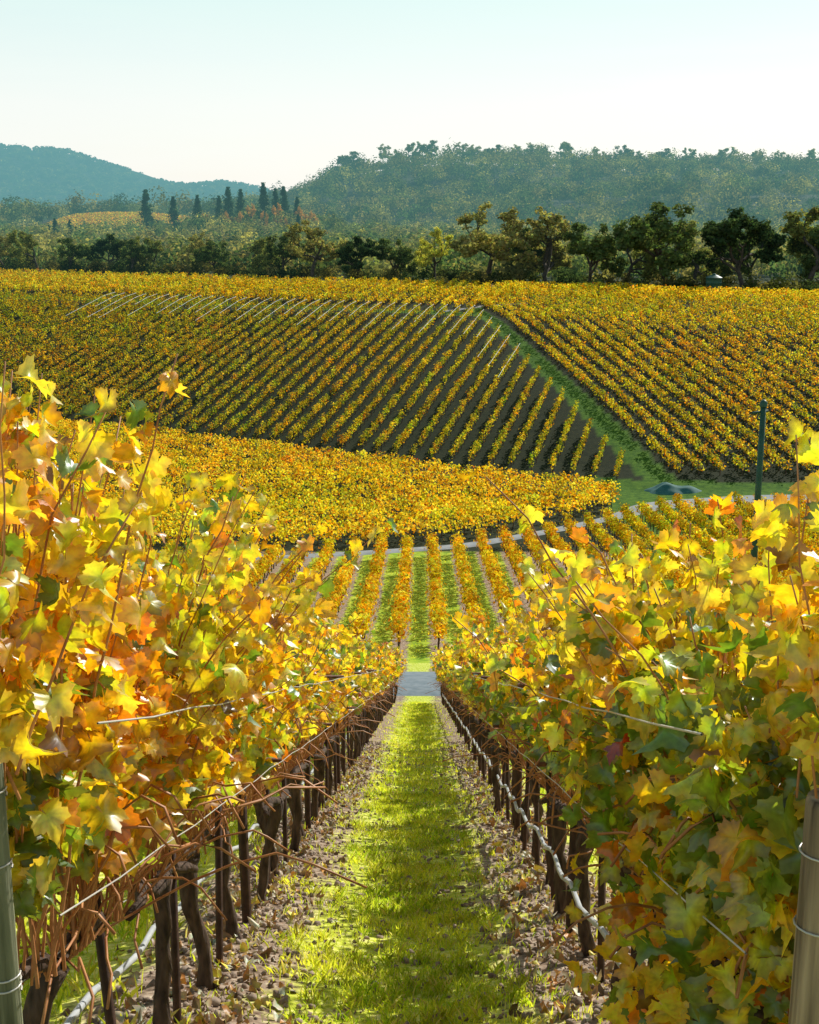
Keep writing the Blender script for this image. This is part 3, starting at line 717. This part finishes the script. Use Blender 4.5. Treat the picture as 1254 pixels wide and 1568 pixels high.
# ------------------------------------------------------------------ light & sky
EL, AZ = 32, 35
w = bpy.data.worlds.new('World'); SC.world = w; w.use_nodes = True
nt = w.node_tree; bg = nt.nodes['Background']; N, L = nt.nodes, nt.links
STR = .13
sky = N.new('ShaderNodeTexSky'); sky.sky_type = 'NISHITA'; sky.sun_disc = False
sky.sun_elevation = R2(EL); sky.sun_rotation = R2(AZ); sky.air_density = 1.0; sky.dust_density = 1.0; sky.ozone_density = 2.0; sky.altitude = 100
# thin bright haze layer in front of the clear sky (whiter near the horizon), with faint cloud wisps
tc = N.new('ShaderNodeTexCoord'); sxyz = N.new('ShaderNodeSeparateXYZ'); L.new(tc.outputs['Generated'], sxyz.inputs[0])
cr = N.new('ShaderNodeValToRGB'); e = cr.color_ramp.elements
e[0].position = 0.0; e[0].color = (1.0, 1.0, .97, 1); e[1].position = .8; e[1].color = (.18, .29, .38, 1)
m_ = e.new(.07); m_.color = (.97, 1.0, .96, 1); m_ = e.new(.15); m_.color = (.78, .98, .91, 1); m_ = e.new(.33); m_.color = (.38, .56, .60, 1)
L.new(sxyz.outputs[2], cr.inputs[0])
sc_ = N.new('ShaderNodeVectorMath'); sc_.operation = 'SCALE'; sc_.inputs['Scale'].default_value = 1/STR; L.new(cr.outputs[0], sc_.inputs[0])
mp = N.new('ShaderNodeMapping'); mp.inputs['Scale'].default_value = (5, 5, 45); L.new(tc.outputs['Generated'], mp.inputs[0])
cn = N.new('ShaderNodeTexNoise'); cn.inputs['Scale'].default_value = 1.6; cn.inputs['Detail'].default_value = 5; L.new(mp.outputs[0], cn.inputs['Vector'])
cmr = N.new('ShaderNodeMapRange'); cmr.inputs[1].default_value = .45; cmr.inputs[2].default_value = .75; cmr.inputs[3].default_value = .84; cmr.inputs[4].default_value = .78; L.new(cn.outputs[0], cmr.inputs[0])
mx = N.new('ShaderNodeMix'); mx.data_type = 'RGBA'; L.new(cmr.outputs[0], mx.inputs[0]); L.new(sky.outputs[0], mx.inputs[6]); L.new(sc_.outputs[0], mx.inputs[7])
L.new(mx.outputs[2], bg.inputs[0]); bg.inputs[1].default_value = STR
S = Vector((math.sin(R2(AZ))*math.cos(R2(EL)), math.cos(R2(AZ))*math.cos(R2(EL)), math.sin(R2(EL))))
ld = bpy.data.lights.new('sun', 'SUN'); ld.energy = 5; ld.angle = R2(.5); ld.color = (1, .96, .87)
lo = bpy.data.objects.new('sun', ld); lo.rotation_euler = S.to_track_quat('Z', 'Y').to_euler(); link(lo)
# ------------------------------------------------------------------ camera
cd = bpy.data.cameras.new('camera'); cd.sensor_fit = 'VERTICAL'; cd.sensor_height = 36; cd.sensor_width = 28.8; cd.lens = 45.9; cd.clip_start = .05; cd.clip_end = 20000
co = bpy.data.objects.new('camera', cd); co.location = (.09, 0, 0); co.rotation_euler = (R2(90-13.33), 0, R2(.52)); link(co); SC.camera = co
SC.view_settings.view_transform = 'Standard'; SC.view_settings.look = 'None'; SC.view_settings.exposure = 0
